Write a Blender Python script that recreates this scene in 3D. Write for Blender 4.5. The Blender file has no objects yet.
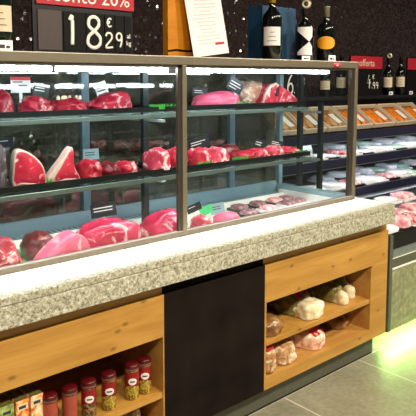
import bpy, bmesh, math, random
from mathutils import Vector, Matrix, noise

S = bpy.context.scene
COL = S.collection
R = math.radians
PI = math.pi

# ------------------------------------------------------------------ camera numbers
FPX, CX, CY, HZ, EYE = 617.0, 208.0, 145.0, 79.5, 1.5
PITCH = math.atan((CY - HZ) / FPX)
YAW = math.atan((909 - 208) / math.hypot(FPX, CY - HZ))
FH = Vector((math.cos(YAW), math.sin(YAW), 0))
RT = Vector((math.sin(YAW), -math.cos(YAW), 0))
FW = FH * math.cos(PITCH) - Vector((0, 0, math.sin(PITCH)))
UP = RT.cross(FW)
EYEP = Vector((0, 0, EYE))


def at(px, py, Y=None, Z=None):
    """sight line of the photo met with the real plane y = Y or z = Z"""
    d = FW + RT * ((px - CX) / FPX) - UP * ((py - CY) / FPX)
    t = Y / d.y if Y is not None else (Z - EYE) / d.z
    return EYEP + d * t


def xat(px, Y, py=150):
    return at(px, py, Y=Y).x


cam = bpy.data.cameras.new('camera')
cam.sensor_fit = 'HORIZONTAL'
cam.sensor_width = 36
cam.lens = FPX / 416 * 36
cam.shift_y = -(208 - CY) / 416
co = bpy.data.objects.new('camera', cam)
COL.objects.link(co)
co.matrix_world = Matrix((
    (RT.x, UP.x, -FW.x, EYEP.x), (RT.y, UP.y, -FW.y, EYEP.y),
    (RT.z, UP.z, -FW.z, EYEP.z), (0, 0, 0, 1)))
S.camera = co
S.view_settings.view_transform = 'Standard'
S.view_settings.look = 'None'
S.view_settings.gamma = 1
S.view_settings.exposure = 0.0
S.view_settings.use_curve_mapping = False
try:
    S.cycles.use_denoising = True
    S.cycles.max_bounces = 10
    S.cycles.transparent_max_bounces = 16
    S.cycles.sample_clamp_indirect = 6
except Exception:
    pass

# ------------------------------------------------------------------ materials


def srgb(*c):
    return tuple(((v / 255) / 12.92 if v / 255 <= .04045 else ((v / 255 + .055) / 1.055) ** 2.4) for v in c) + (1,)


class NT:
    def __init__(s, name):
        s.m = bpy.data.materials.new(name)
        s.m.use_nodes = True
        s.n = s.m.node_tree.nodes
        s.l = s.m.node_tree.links
        s.n.clear()
        s.out = s.n.new('ShaderNodeOutputMaterial')

    def add(s, t, inp=None, **attrs):
        n = s.n.new('ShaderNode' + t)
        for k, v in attrs.items():
            setattr(n, k, v)
        for k, v in (inp or {}).items():
            s.set(n, k, v)
        return n

    def set(s, n, k, v):
        if isinstance(v, bpy.types.NodeSocket):
            s.l.new(v, n.inputs[k])
        else:
            n.inputs[k].default_value = v

    def coord(s, scale=(1, 1, 1), loc=(0, 0, 0)):
        tc = s.add('TexCoord')
        mp = s.add('Mapping', {'Vector': tc.outputs['Object'], 'Scale': scale, 'Location': loc})
        return mp.outputs[0]

    def ramp(s, fac, stops, interp='LINEAR'):
        r = s.add('ValToRGB', {'Fac': fac})
        r.color_ramp.interpolation = interp
        e = r.color_ramp.elements
        while len(e) < len(stops):
            e.new(.5)
        for i, (p, c) in enumerate(stops):
            e[i].position = p
            e[i].color = c
        return r.outputs[0]

    def mix(s, f, a, b, mode='MIX'):
        n = s.add('MixRGB', {'Fac': f, 'Color1': a, 'Color2': b}, blend_type=mode)
        return n.outputs[0]

    def bsdf(s, color, rough=.5, **k):
        b = s.add('BsdfPrincipled')
        s.set(b, 'Base Color', color)
        s.set(b, 'Roughness', rough)
        for q, v in k.items():
            s.set(b, q.replace('_', ' '), v)
        s.l.new(b.outputs[0], s.out.inputs[0])
        s.b = b
        return s

    def bump(s, h, st=.3, dist=.005):
        n = s.add('Bump', {'Height': h, 'Strength': st, 'Distance': dist})
        s.l.new(n.outputs[0], s.b.inputs['Normal'])
        return s


def plain(name, c, rough=.5, metal=0., var=.08, scale=40, **k):
    t = NT(name)
    no = t.add('TexNoise', {'Vector': t.coord(), 'Scale': scale, 'Detail': 3})
    dark = tuple(v * (1 - var) for v in c[:3]) + (1,)
    lite = tuple(min(1, v * (1 + var)) for v in c[:3]) + (1,)
    t.bsdf(t.ramp(no.outputs[0], [(.3, dark), (.7, lite)]), rough, Metallic=metal, **k)
    return t.m


def meat(name, base, dark, fat, amount=.5, scale=14, rough=.3):
    scale *= .55
    t = NT(name)
    v = t.coord()
    n1 = t.add('TexNoise', {'Vector': v, 'Scale': scale, 'Detail': 4, 'Distortion': .6})
    n2 = t.add('TexNoise', {'Vector': v, 'Scale': scale * 1.9, 'Detail': 4, 'Distortion': 1.6})
    c = t.ramp(n1.outputs[0], [(.35, dark), (.62, base)])
    f = t.ramp(n2.outputs[0], [(.60 - .14 * amount, (0, 0, 0, 1)), (.70 - .10 * amount, (1, 1, 1, 1))])
    t.bsdf(t.mix(f, c, fat), rough, Specular_IOR_Level=.35)
    t.bump(n2.outputs[0], .35, .004)
    return t.m


def wood(name, a, b, knots=True, scale=1.0, rough=.45):
    t = NT(name)
    v = t.coord((1.2 * scale, 9 * scale, 9 * scale))
    n = t.add('TexNoise', {'Vector': v, 'Scale': 2.2, 'Detail': 5, 'Distortion': .8})
    fine = t.add('TexNoise', {'Vector': t.coord((3, 60, 60)), 'Scale': 2, 'Detail': 3})
    c = t.ramp(n.outputs[0], [(.3, a), (.7, b)])
    c = t.mix(.18, c, t.ramp(fine.outputs[0], [(.4, a), (.6, b)]))
    if knots:
        sp = t.add('SeparateXYZ', {'Vector': t.coord((4.6, 1, 8.5), (.31, 0, .17))})
        cb = t.add('CombineXYZ', {0: sp.outputs[0], 1: sp.outputs[2]})
        vo = t.add('TexVoronoi', {'Vector': cb.outputs[0], 'Scale': 1.0, 'Randomness': 1.0}, voronoi_dimensions='2D')
        k = t.ramp(vo.outputs['Distance'], [(.025, (.75, .75, .75, 1)), (.085, (0, 0, 0, 1))])
        c = t.mix(k, c, tuple(x * .42 for x in a[:3]) + (1,))
    t.bsdf(c, rough)
    t.bump(fine.outputs[0], .05, .002)
    return t.m


M = {}
M['wood'] = wood('light_pine', srgb(164, 116, 46), srgb(196, 148, 70))
M['wood_in'] = wood('pine_inside', srgb(164, 112, 52), srgb(192, 142, 74), knots=False)
M['wood_back_shade'] = wood('back_board_shade_tone', srgb(84, 46, 22), srgb(104, 60, 30), knots=False)  # pine darkened to paint in the shade at the back of the openings
M['crate'] = wood('crate_board', srgb(200, 120, 20), srgb(222, 146, 34), knots=False)
M['black_panel'] = plain('black_laminate', srgb(27, 21, 18), .75, var=.35, scale=6, Specular_IOR_Level=.08)
M['black'] = plain('black_plastic', srgb(20, 20, 22), .4)
M['tray_black'] = plain('black_tray', srgb(14, 16, 17), .3)
M['chalk_black'] = plain('blackboard', srgb(13, 10, 12), .6, Specular_IOR_Level=.2)
M['frame'] = plain('champagne_metal', srgb(128, 118, 99), .42, .55, .05)
M['frame_low'] = plain('brown_grey_metal', srgb(104, 94, 84), .42, .4, .05)
M['frame_dark'] = plain('bronze_metal', srgb(70, 62, 54), .4, .5, .05)
M['steel'] = plain('brushed_steel', srgb(170, 182, 184), .32, .8, .05)
M['shelf_edge'] = plain('greenish_glass_edge', srgb(92, 106, 100), .25, .3, .06)
M['stile_blue'] = plain('blue_grey_enamel', srgb(98, 124, 136), .35, .1, .04)
M['rail_blue'] = plain('pale_enamel', srgb(140, 172, 184), .35, .1, .04)
M['upright'] = plain('grey_upright', srgb(56, 64, 66), .35, .6, .05)
M['white'] = plain('white_plastic', srgb(232, 234, 232), .4, var=.03)
M['card_white'] = plain('white_card', srgb(236, 236, 238), .6, var=.02)
M['card_dark'] = plain('slate_card', srgb(28, 36, 46), .4, var=.1)
M['red'] = plain('red_print', srgb(190, 24, 42), .5, var=.05)
M['signred'] = plain('sign_red', srgb(184, 30, 50), .45, var=.04)
M['blank_flap'] = plain('brown_grey_flap', srgb(74, 64, 62), .4)
M['chalk'] = plain('chalk_white', srgb(240, 238, 232), .8, var=.02)
M['plinth'] = plain('plinth_grey', srgb(96, 98, 82), .35, .3, .06)
M['gasket'] = plain('black_gasket', srgb(10, 10, 10), .6)
M['green'] = plain('green_mat', srgb(70, 205, 130), .5, var=.2, scale=60)
M['parsley'] = plain('parsley_green', srgb(60, 150, 50), .5, var=.35, scale=90)
M['fridge'] = plain('fridge_dark', srgb(12, 13, 20), .35, .2)
M['fascia'] = plain('fascia_blue', srgb(46, 46, 70), .3, .3, .05)
M['bottle'] = plain('dark_bottle_glass', srgb(10, 12, 12), .06, var=.1, Specular_IOR_Level=.6)
M['bottle_green'] = plain('green_bottle_glass', srgb(12, 26, 16), .06, var=.1, Specular_IOR_Level=.6)
M['foil_gold'] = plain('gold_foil', srgb(190, 150, 30), .35, .3)
M['foil_dark'] = plain('dark_foil', srgb(50, 24, 20), .35, .3)
M['foil_silver'] = plain('silver_foil', srgb(150, 140, 120), .35, .5)
M['label_cream'] = plain('cream_label', srgb(224, 206, 178), .6, var=.03)
M['label_white'] = plain('white_label', srgb(232, 226, 224), .6, var=.03)
M['label_orange'] = plain('orange_label', srgb(238, 160, 20), .5, var=.06)
M['ink'] = plain('dark_ink', srgb(60, 52, 52), .7)
M['ink_pink'] = plain('faded_red_ink', srgb(228, 196, 200), .7)
M['paper'] = plain('paper', srgb(246, 234, 236), .7, var=.015)
M['blue_box'] = plain('navy_card', srgb(36, 74, 106), .4, var=.12, scale=8)
M['jar_lid'] = plain('jar_lid_dark_red', srgb(80, 10, 14), .3)
M['jar_red'] = plain('jar_red', srgb(134, 20, 22), .25, var=.1)
M['jar_pink'] = plain('jar_pale_red', srgb(160, 72, 56), .3, var=.12)
M['tray_inner'] = plain('tray_liner_brown', srgb(120, 84, 48), .5)
M['cream_tray'] = plain('cream_tray', srgb(226, 206, 180), .5, var=.03)
M['film'] = plain('white_film', srgb(242, 240, 246), .2, var=.08)
M['mint'] = plain('mint_pack', srgb(190, 222, 204), .3, var=.1)
M['ceiling'] = plain('ceiling_dark', srgb(70, 66, 62), .9)


def mixcol(name, stops, scale, rough=.35, detail=4, dist=.5, bump=.3):
    t = NT(name)
    n = t.add('TexNoise', {'Vector': t.coord(), 'Scale': scale, 'Detail': detail, 'Distortion': dist})
    t.bsdf(t.ramp(n.outputs[0], stops), rough)
    if bump:
        t.bump(n.outputs[0], bump, .004)
    return t.m



def speck():
    t = NT('speckled_granite')
    v = t.coord()
    n = t.add('TexNoise', {'Vector': v, 'Scale': 95, 'Detail': 5, 'Roughness': .75})
    vo = t.add('TexVoronoi', {'Vector': v, 'Scale': 150})
    c = t.ramp(n.outputs[0], [(.34, srgb(84, 82, 70)), (.46, srgb(156, 153, 132)), (.56, srgb(190, 188, 170)), (.68, srgb(226, 225, 214))])
    k = t.ramp(vo.outputs['Color'], [(.12, (1, 1, 1, 1)), (.2, (0, 0, 0, 1))])
    t.bsdf(t.mix(t.mix(.5, (0, 0, 0, 1), k), c, srgb(70, 64, 50)), .28)
    return t.m


M['granite'] = speck()
M['granite_green'] = mixcol('mottled_green_panel', [(.35, srgb(118, 122, 90)), (.55, srgb(142, 144, 110)), (.7, srgb(166, 166, 130))], 30, .3, bump=0)


def floor_mat():
    t = NT('grey_stone_tiles')
    v = t.coord()
    sep = t.add('SeparateXYZ', {'Vector': v})

    def joint(sock, off, size):
        a = t.add('Math', {0: sock, 1: off}, operation='SUBTRACT')
        b = t.add('Math', {0: a.outputs[0], 1: size}, operation='DIVIDE')
        c = t.add('Math', {0: b.outputs[0]}, operation='FRACT')
        d = t.add('Math', {0: c.outputs[0], 1: .5}, operation='SUBTRACT')
        e = t.add('Math', {0: d.outputs[0]}, operation='ABSOLUTE')
        return t.add('Math', {0: e.outputs[0], 1: .5 - .0032 / size}, operation='GREATER_THAN').outputs[0], b.outputs[0]
    jx, fx = joint(sep.outputs[0], 2.115, .598)
    jy, fy = joint(sep.outputs[1], 1.845, 1.196)
    j = t.add('Math', {0: jx, 1: jy}, operation='MAXIMUM').outputs[0]
    n = t.add('TexNoise', {'Vector': t.coord((2.5, 1.2, 1)), 'Scale': 3, 'Detail': 6, 'Roughness': .65})
    n2 = t.add('TexNoise', {'Vector': v, 'Scale': 45, 'Detail': 4})
    c = t.ramp(n.outputs[0], [(.3, srgb(122, 119, 98)), (.7, srgb(152, 149, 126))])
    c = t.mix(.25, c, t.ramp(n2.outputs[0], [(.35, srgb(96, 94, 80)), (.65, srgb(166, 160, 142))]))
    c = t.mix(j, c, srgb(206, 198, 176))
    t.bsdf(c, .38)
    t.bump(n2.outputs[0], .08, .002)
    return t.m


M['floor'] = floor_mat()


def tile_mat():
    t = NT('dark_mosaic_tiles')
    v = t.coord((60, 60, 60))
    fl = t.add('VectorMath', {0: v}, operation='FLOOR')
    wn = t.add('TexWhiteNoise', {'Vector': fl.outputs[0]})
    fr = t.add('VectorMath', {0: v}, operation='FRACTION')
    sep = t.add('SeparateXYZ', {'Vector': fr.outputs[0]})
    js = []
    for i in (0, 2):
        d = t.add('Math', {0: sep.outputs[i], 1: .5}, operation='SUBTRACT')
        e = t.add('Math', {0: d.outputs[0]}, operation='ABSOLUTE')
        js.append(t.add('Math', {0: e.outputs[0], 1: .44}, operation='GREATER_THAN').outputs[0])
    j = t.add('Math', {0: js[0], 1: js[1]}, operation='MAXIMUM').outputs[0]
    c = t.ramp(wn.outputs['Value'], [(0, srgb(50, 38, 38)), (.7, srgb(60, 47, 46)), (1, srgb(70, 56, 54))])
    c = t.mix(j, c, srgb(44, 34, 34))
    t.bsdf(c, .10, Specular_IOR_Level=.4)
    g = t.add('NewGeometry')
    off = t.add('VectorMath', {0: wn.outputs['Color'], 1: (.5, .5, .5)}, operation='SUBTRACT')
    sc = t.add('VectorMath', {0: off.outputs[0], 'Scale': .75}, operation='SCALE')
    ad = t.add('VectorMath', {0: g.outputs['Normal'], 1: sc.outputs[0]}, operation='ADD')
    nm = t.add('VectorMath', {0: ad.outputs[0]}, operation='NORMALIZE')
    t.l.new(nm.outputs[0], t.b.inputs['Normal'])
    return t.m


M['tiles'] = tile_mat()


def glass(name, tint=(1, 1, 1, 1), refl=.07, gl=(1, 1, 1, 1), haze=0):
    t = NT(name)
    a = t.add('BsdfTransparent', {'Color': tint})
    b = t.add('BsdfGlossy', {'Color': gl, 'Roughness': .02})
    lw = t.add('LayerWeight', {'Blend': .5})
    pw = t.add('Math', {0: lw.outputs['Facing'], 1: 4.0}, operation='POWER')
    f = t.add('MapRange', {'Value': pw.outputs[0], 3: refl, 4: min(1, refl + .6)})
    mx = t.add('MixShader', {0: f.outputs[0], 1: a.outputs[0], 2: b.outputs[0]})
    sh = mx
    if haze:
        dn = t.add('TexNoise', {'Vector': t.coord((1, 1, 2)), 'Scale': 6, 'Detail': 5})
        d = t.add('BsdfDiffuse', {'Color': t.ramp(dn.outputs[0], [(.35, srgb(70, 74, 58)), (.65, srgb(150, 156, 140))])})
        sh = t.add('MixShader', {0: haze, 1: mx.outputs[0], 2: d.outputs[0]})
    t.l.new(sh.outputs[0], t.out.inputs[0])
    return t.m


M['glass'] = glass('case_glass', (.97, .99, .985, 1), .03)
M['shelf_glass'] = glass('shelf_glass', (.82, .93, .90, 1), .08)
M['door_glass'] = glass('tinted_door_glass', (.50, .53, .50, 1), .12, haze=.22)
M['end_glass'] = glass('end_glass_clear', (.97, .99, .985, 1), .0)
M['jar_glass'] = glass('jar_glass', (.95, .9, .85, 1), .06)


def emit(name, c, st):
    t = NT(name)
    e = t.add('Emission', {'Color': c, 'Strength': st})
    t.l.new(e.outputs[0], t.out.inputs[0])
    return t.m


M['tube'] = emit('fluorescent_tube', (.88, .97, 1, 1), 60)
M['tube_shelf_added'] = emit('added_shelf_tube', (.86, .97, 1, 1), 24)
M['tube_fridge'] = emit('fridge_tube', (.84, .92, 1, 1), 22)
M['tube_green'] = emit('green_tinted_tube', (.50, 1, .24, 1), 150)
M['streak_lamp'] = emit('aisle_tube', (.92, .98, 1, 1), 26)
M['lamp'] = emit('ceiling_lamp_diffuser', (1, .93, .80, 1), 14)


M['spice'] = mixcol('spice_mix', [(.36, srgb(84, 50, 20)), (.5, srgb(176, 150, 50)), (.64, srgb(220, 196, 96))], 130, .3)
M['spice_dark'] = mixcol('dark_spice_mix', [(.36, srgb(50, 32, 20)), (.5, srgb(122, 88, 52)), (.64, srgb(186, 150, 96))], 110, .3)
M['box_green'] = mixcol('green_box_print', [(.35, srgb(96, 120, 50)), (.55, srgb(170, 190, 110)), (.7, srgb(220, 222, 170))], 45, .4, bump=0)
M['box_orange'] = mixcol('orange_box_print', [(.36, srgb(206, 74, 24)), (.5, srgb(236, 150, 64)), (.66, srgb(244, 224, 176))], 40, .4, bump=0)
M['box_cream'] = mixcol('cream_box_print', [(.34, srgb(196, 70, 30)), (.46, srgb(238, 176, 96)), (.6, srgb(246, 238, 208))], 38, .4, bump=0)
M['bag_bread'] = mixcol('bread_in_film', [(.34, srgb(140, 86, 44)), (.5, srgb(176, 122, 74)), (.68, srgb(206, 164, 116))], 18, .25, bump=.5)
M['bag_brown'] = mixcol('brown_loaf_in_film', [(.3, srgb(92, 58, 28)), (.52, srgb(138, 96, 52)), (.72, srgb(190, 154, 104))], 16, .22, detail=5, bump=.5)
M['bag_green'] = mixcol('dark_green_bag', [(.3, srgb(78, 72, 38)), (.55, srgb(122, 112, 62)), (.75, srgb(206, 196, 148))], 11, .2, dist=1.5, bump=.4)  # palest stop doubles as painted highlights on the bag
M['bag_white'] = mixcol('white_paper_bag', [(.3, srgb(196, 172, 126)), (.5, srgb(230, 214, 176)), (.7, srgb(250, 244, 222))], 14, .4, bump=.35)
M['bag_clear'] = mixcol('clear_crinkled_bag', [(.3, srgb(130, 84, 48)), (.48, srgb(190, 146, 100)), (.66, srgb(240, 226, 200))], 22, .15, detail=5, dist=1.2, bump=.8)  # pale noise stop paints white film highlights into the colour
M['bag_pink'] = mixcol('pinkish_rolls_in_film', [(.3, srgb(200, 130, 100)), (.5, srgb(232, 186, 156)), (.68, srgb(250, 236, 220))], 22, .18, detail=5, dist=1.0, bump=.6)  # highlights on the film are part of the palest colour stop
M['sausage'] = mixcol('orange_breaded_meat', [(.34, srgb(196, 92, 16)), (.6, srgb(236, 142, 44))], 50, .35)
M['pork'] = mixcol('packed_pork', [(.36, srgb(222, 120, 134)), (.5, srgb(242, 190, 196)), (.66, srgb(250, 238, 238))], 16, .18)
M['deckpack'] = mixcol('greyish_packed_meat', [(.34, srgb(120, 72, 84)), (.5, srgb(160, 116, 128)), (.66, srgb(196, 178, 188))], 20, .15)
M['packmeat'] = mixcol('packed_beef', [(.36, srgb(170, 40, 52)), (.5, srgb(216, 106, 116)), (.66, srgb(240, 214, 216))], 34, .18)

M['m_red'] = meat('red_beef', srgb(188, 38, 58), srgb(132, 20, 38), srgb(240, 170, 166), .15)
M['m_bright'] = meat('bright_beef', srgb(200, 48, 70), srgb(152, 26, 46), srgb(246, 196, 190), .45, 18)
M['m_dark'] = meat('dark_beef', srgb(120, 34, 42), srgb(80, 20, 28), srgb(186, 110, 104), .15)
M['m_pink'] = meat('pink_veal', srgb(236, 110, 140), srgb(214, 80, 116), srgb(248, 186, 196), .1, 10)
M['m_roast'] = meat('glossy_roast', srgb(206, 40, 84), srgb(164, 22, 60), srgb(246, 200, 206), .5, 9, .2)
M['m_marble'] = meat('marbled_chop', srgb(216, 74, 96), srgb(170, 40, 64), srgb(250, 206, 202), .75, 16)
M['m_fat'] = meat('fat_cap', srgb(222, 190, 168), srgb(176, 120, 96), srgb(250, 236, 220), .6, 16, .4)
M['m_rim'] = plain('creamy_fat', srgb(196, 168, 156), .4, var=.08)
M['m_aged'] = meat('dry_aged_crust', srgb(84, 70, 78), srgb(50, 40, 46), srgb(140, 124, 128), .3, 16, .6)

# ------------------------------------------------------------------ mesh helpers


def finish(o, label=None, cat=None, group=None, kind=None):
    if label:
        o['label'] = label
    if cat:
        o['category'] = cat
    if group:
        o['group'] = group
    if kind:
        o['kind'] = kind
    return o


def obj(name, bm, mat, parent=None, smooth=False, loc=None):
    bmesh.ops.recalc_face_normals(bm, faces=bm.faces[:])
    me = bpy.data.meshes.new(name)
    bm.to_mesh(me)
    bm.free()
    mats = mat if isinstance(mat, (list, tuple)) else [mat]
    for m in mats:
        me.materials.append(m)
    if smooth:
        for p in me.polygons:
            p.use_smooth = True
    o = bpy.data.objects.new(name, me)
    COL.objects.link(o)
    if parent:
        o.parent = parent
    if loc is not None:
        o.location = loc
    return o


def thing(name, label, cat, loc=(0, 0, 0), rz=0, group=None):
    o = bpy.data.objects.new(name, None)
    o.empty_display_size = .05
    COL.objects.link(o)
    o.location = loc
    o.rotation_euler = (0, 0, rz)
    return finish(o, label, cat, group)


def BM():
    return bmesh.new()


def box(bm, x0, x1, y0, y1, z0, z1, bev=0, seg=2, mat=None):
    r = bmesh.ops.create_cube(bm, size=1)
    vs = r['verts']
    for v in vs:
        v.co = Vector((x0 + (v.co.x + .5) * (x1 - x0), y0 + (v.co.y + .5) * (y1 - y0), z0 + (v.co.z + .5) * (z1 - z0)))
    if mat is not None:
        vs[0].co = mat @ vs[0].co
        for v in vs[1:]:
            v.co = mat @ v.co
    if bev:
        es = list({e for v in vs for e in v.link_edges})
        bmesh.ops.bevel(bm, geom=es, offset=bev, segments=seg, affect='EDGES', profile=.5)
    return bm


def bx(x0, x1, y0, y1, z0, z1, bev=0, mat=None):
    return box(BM(), x0, x1, y0, y1, z0, z1, bev, mat=mat)


def lathe(bm, prof, seg=24, c=(0, 0, 0)):
    rings = []
    for r, z in prof:
        rings.append([bm.verts.new((c[0] + max(r, 1e-4) * math.cos(2 * PI * i / seg), c[1] + max(r, 1e-4) * math.sin(2 * PI * i / seg), c[2] + z)) for i in range(seg)])
    for a, b in zip(rings, rings[1:]):
        for i in range(seg):
            j = (i + 1) % seg
            bm.faces.new((a[i], a[j], b[j], b[i]))
    bm.faces.new(rings[0][::-1])
    bm.faces.new(rings[-1])
    return bm


def tube(bm, pts, r, seg=8):
    pts = [Vector(p) for p in pts]
    rings = []
    for i, p in enumerate(pts):
        d = (pts[min(i + 1, len(pts) - 1)] - pts[max(i - 1, 0)]).normalized()
        a = d.cross(Vector((0, 0, 1)))
        if a.length < .05:
            a = d.cross(Vector((0, 1, 0)))
        a.normalize()
        b = d.cross(a)
        rr = r[i] if isinstance(r, (list, tuple)) else r
        rings.append([bm.verts.new(p + (a * math.cos(2 * PI * k / seg) + b * math.sin(2 * PI * k / seg)) * rr) for k in range(seg)])
    for a, b in zip(rings, rings[1:]):
        for i in range(seg):
            j = (i + 1) % seg
            bm.faces.new((a[i], a[j], b[j], b[i]))
    bm.faces.new(rings[0][::-1])
    bm.faces.new(rings[-1])
    return bm


def smoothloop(pts, n=6):
    out = []
    k = len(pts)
    for i in range(k):
        p0, p1, p2, p3 = [Vector(pts[(i + q - 1) % k]) for q in range(4)]
        for j in range(n):
            t = j / n
            q = .5 * ((2 * p1) + (p2 - p0) * t + (2 * p0 - 5 * p1 + 4 * p2 - p3) * t * t + (3 * p1 - p0 - 3 * p2 + p3) * t ** 3)
            lo = min(p[1] for p in pts)
            out.append(Vector((q.x, max(q.y, lo))))
    return out


def slab(bm, loop, y0, y1, bev=.004):
    """closed (x,z) outline extruded along y with softened rims"""
    c = sum((Vector(p) for p in loop), Vector((0, 0))) / len(loop)
    rows = [(y0, 1 - bev * 14), (y0 + bev * .35, 1 - bev * 5), (y0 + bev, 1), (y1 - bev, 1), (y1, 1 - bev * 8)]
    rings = []
    for y, s in rows:
        rings.append([bm.verts.new((c.x + (p[0] - c.x) * s, y, c.y + (p[1] - c.y) * s)) for p in loop])
    n = len(loop)
    for a, b in zip(rings, rings[1:]):
        for i in range(n):
            j = (i + 1) % n
            bm.faces.new((a[i], a[j], b[j], b[i]))
    for ring in (rings[0], rings[-1]):
        cc = bm.verts.new(sum((v.co for v in ring), Vector()) / n)
        for i in range(n):
            bm.faces.new((ring[i], ring[(i + 1) % n], cc))
    return bm


def lump(size, seed, rough=.18, freq=2.2, flat=.35, sub=4, pw=2.4, shape=None):
    """an irregular rounded mass resting on z = 0, centred on x = y = 0"""
    bm = BM()
    bmesh.ops.create_icosphere(bm, subdivisions=sub, radius=1)
    off = Vector((seed * 3.7, seed * 1.9, seed * 5.3))
    for v in bm.verts:
        d = v.co.normalized()
        k = (abs(d.x) ** pw + abs(d.y) ** pw + abs(d.z) ** pw) ** (-1 / pw)
        n = noise.noise(d * freq + off) + .45 * noise.noise(d * freq * 2.4 + off)
        p = d * k * (1 + rough * n)
        if shape:
            p = shape(p)
        z = p.z
        if z < -flat:
            z = -flat + (z + flat) * .06
        v.co = Vector((p.x * size[0] / 2, p.y * size[1] / 2, (z + flat) / (1 + flat) * size[2]))
    mz = min(v.co.z for v in bm.verts)
    for v in bm.verts:
        v.co.z -= mz
    return bm


def strip_on_cyl(bm, r, a0, aw, zlo, zhi, n=14, thick=.0006, c=(0, 0)):
    """label wrapped on a cylinder: u in -1..1, heights zlo(u)..zhi(u)"""
    prev = None
    for i in range(n + 1):
        u = -1 + 2 * i / n
        a = a0 + u * aw
        lo, hi = zlo(u), zhi(u)
        q = []
        for rr in (r, r + thick):
            for z in (lo, max(hi, lo + .0002)):
                q.append(bm.verts.new((c[0] + rr * math.cos(a), c[1] + rr * math.sin(a), z)))
        if prev:
            bm.faces.new((prev[2], q[2], q[3], prev[3]))
            bm.faces.new((prev[0], q[0], q[1], prev[1]))
            bm.faces.new((prev[1], q[1], q[3], prev[3]))
            bm.faces.new((prev[0], q[0], q[2], prev[2]))
        else:
            bm.faces.new((q[0], q[1], q[3], q[2]))
        prev = q
    bm.faces.new((prev[0], prev[1], prev[3], prev[2]))
    return bm


def text_bm(body, size, depth=.0006, shear=0., align='CENTER'):
    cu = bpy.data.curves.new('lettering', 'FONT')
    cu.body = body
    cu.size = size
    cu.extrude = depth
    cu.shear = shear
    cu.align_x = align
    cu.resolution_u = 3
    o = bpy.data.objects.new('lettering', cu)
    COL.objects.link(o)
    me = bpy.data.meshes.new_from_object(o)
    bpy.data.objects.remove(o)
    bm = BM()
    bm.from_mesh(me)
    bpy.data.meshes.remove(me)
    # stand upright facing -y
    for v in bm.verts:
        v.co = Vector((v.co.x, -v.co.z, v.co.y))
    return bm


def shift(bm, d, rot=None):
    for v in bm.verts:
        if rot is not None:
            v.co = rot @ v.co
        v.co += Vector(d)
    return bm


GLYPH = {
    '1': [[(.42, 0), (.44, .5), (.42, 1), (.30, .86)]],
    '8': [[(.5, .54), (.2, .7), (.22, .92), (.5, 1.0), (.76, .9), (.76, .72), (.5, .54), (.18, .36), (.14, .12), (.46, 0), (.8, .1), (.84, .34), (.5, .54)]],
    '2': [[(.14, .78), (.28, .98), (.62, 1), (.8, .8), (.7, .55), (.1, 0), (.9, .02)]],
    '9': [[(.8, .72), (.6, .5), (.26, .54), (.16, .78), (.36, .98), (.66, .96), (.8, .72), (.76, .34), (.6, 0)]],
    '6': [[(.7, 1), (.36, .74), (.16, .36), (.26, .06), (.56, 0), (.82, .16), (.8, .42), (.54, .54), (.26, .42), (.16, .28)]],
    '4': [[(.5, 1), (.16, .4), (.86, .42)], [(.64, .7), (.6, 0)]],
    'e': [[(.8, .86), (.54, 1), (.26, .78), (.24, .26), (.5, .02), (.82, .14)], [(.08, .6), (.6, .62)], [(.08, .42), (.56, .44)]],
    ',': [[(.3, .05), (.2, -.15)]],
    'c': [[(.8, .8), (.5, 1), (.24, .7), (.26, .2), (.55, 0), (.85, .15)]],
}


def chalk(bm, ch, x, z, w, h, y, r):
    for st in GLYPH[ch]:
        pts = [Vector((p[0], p[1])) for p in st]
        if len(pts) > 2:
            sm = []
            for i in range(len(pts) - 1):
                p0, p1, p2, p3 = pts[max(i - 1, 0)], pts[i], pts[i + 1], pts[min(i + 2, len(pts) - 1)]
                for j in range(5):
                    t = j / 5
                    sm.append(.5 * ((2 * p1) + (p2 - p0) * t + (2 * p0 - 5 * p1 + 4 * p2 - p3) * t * t + (3 * p1 - p0 - 3 * p2 + p3) * t ** 3))
            sm.append(pts[-1])
            if ch == '4':
                sm = pts
            pts = sm
        vs = [Vector((x + p.x * w, 0, z + p.y * h)) for p in pts]
        tube(bm, vs, r, 6)
    for v in bm.verts:
        pass
    return bm


def flatten(bm, y, k=.12):
    for v in bm.verts:
        v.co.y = y + v.co.y * k
    return bm


ORD = ['first', 'second', 'third', 'fourth', 'fifth', 'sixth', 'seventh', 'eighth', 'ninth', 'tenth', 'eleventh', 'twelfth']
rnd = random.Random(4)

# ------------------------------------------------------------------ the room
WALL_Y = 3.52
finish(obj('floor', bx(-2.5, 9.0, -3.0, WALL_Y, -.05, 0), M['floor']), kind='structure')
finish(obj('wall_back', bx(-2.5, 9.0, WALL_Y, WALL_Y + .1, 0, 3.3), M['tiles']), kind='structure')
finish(obj('ceiling', bx(-2.5, 9.0, -3.0, WALL_Y + .1, 3.3, 3.4), M['ceiling']), kind='structure')

# ------------------------------------------------------------------ counter base
YW = 1.783           # face of the wooden fronts
CAB_BACK = 2.50
ZB, ZT = .13, .752


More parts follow.
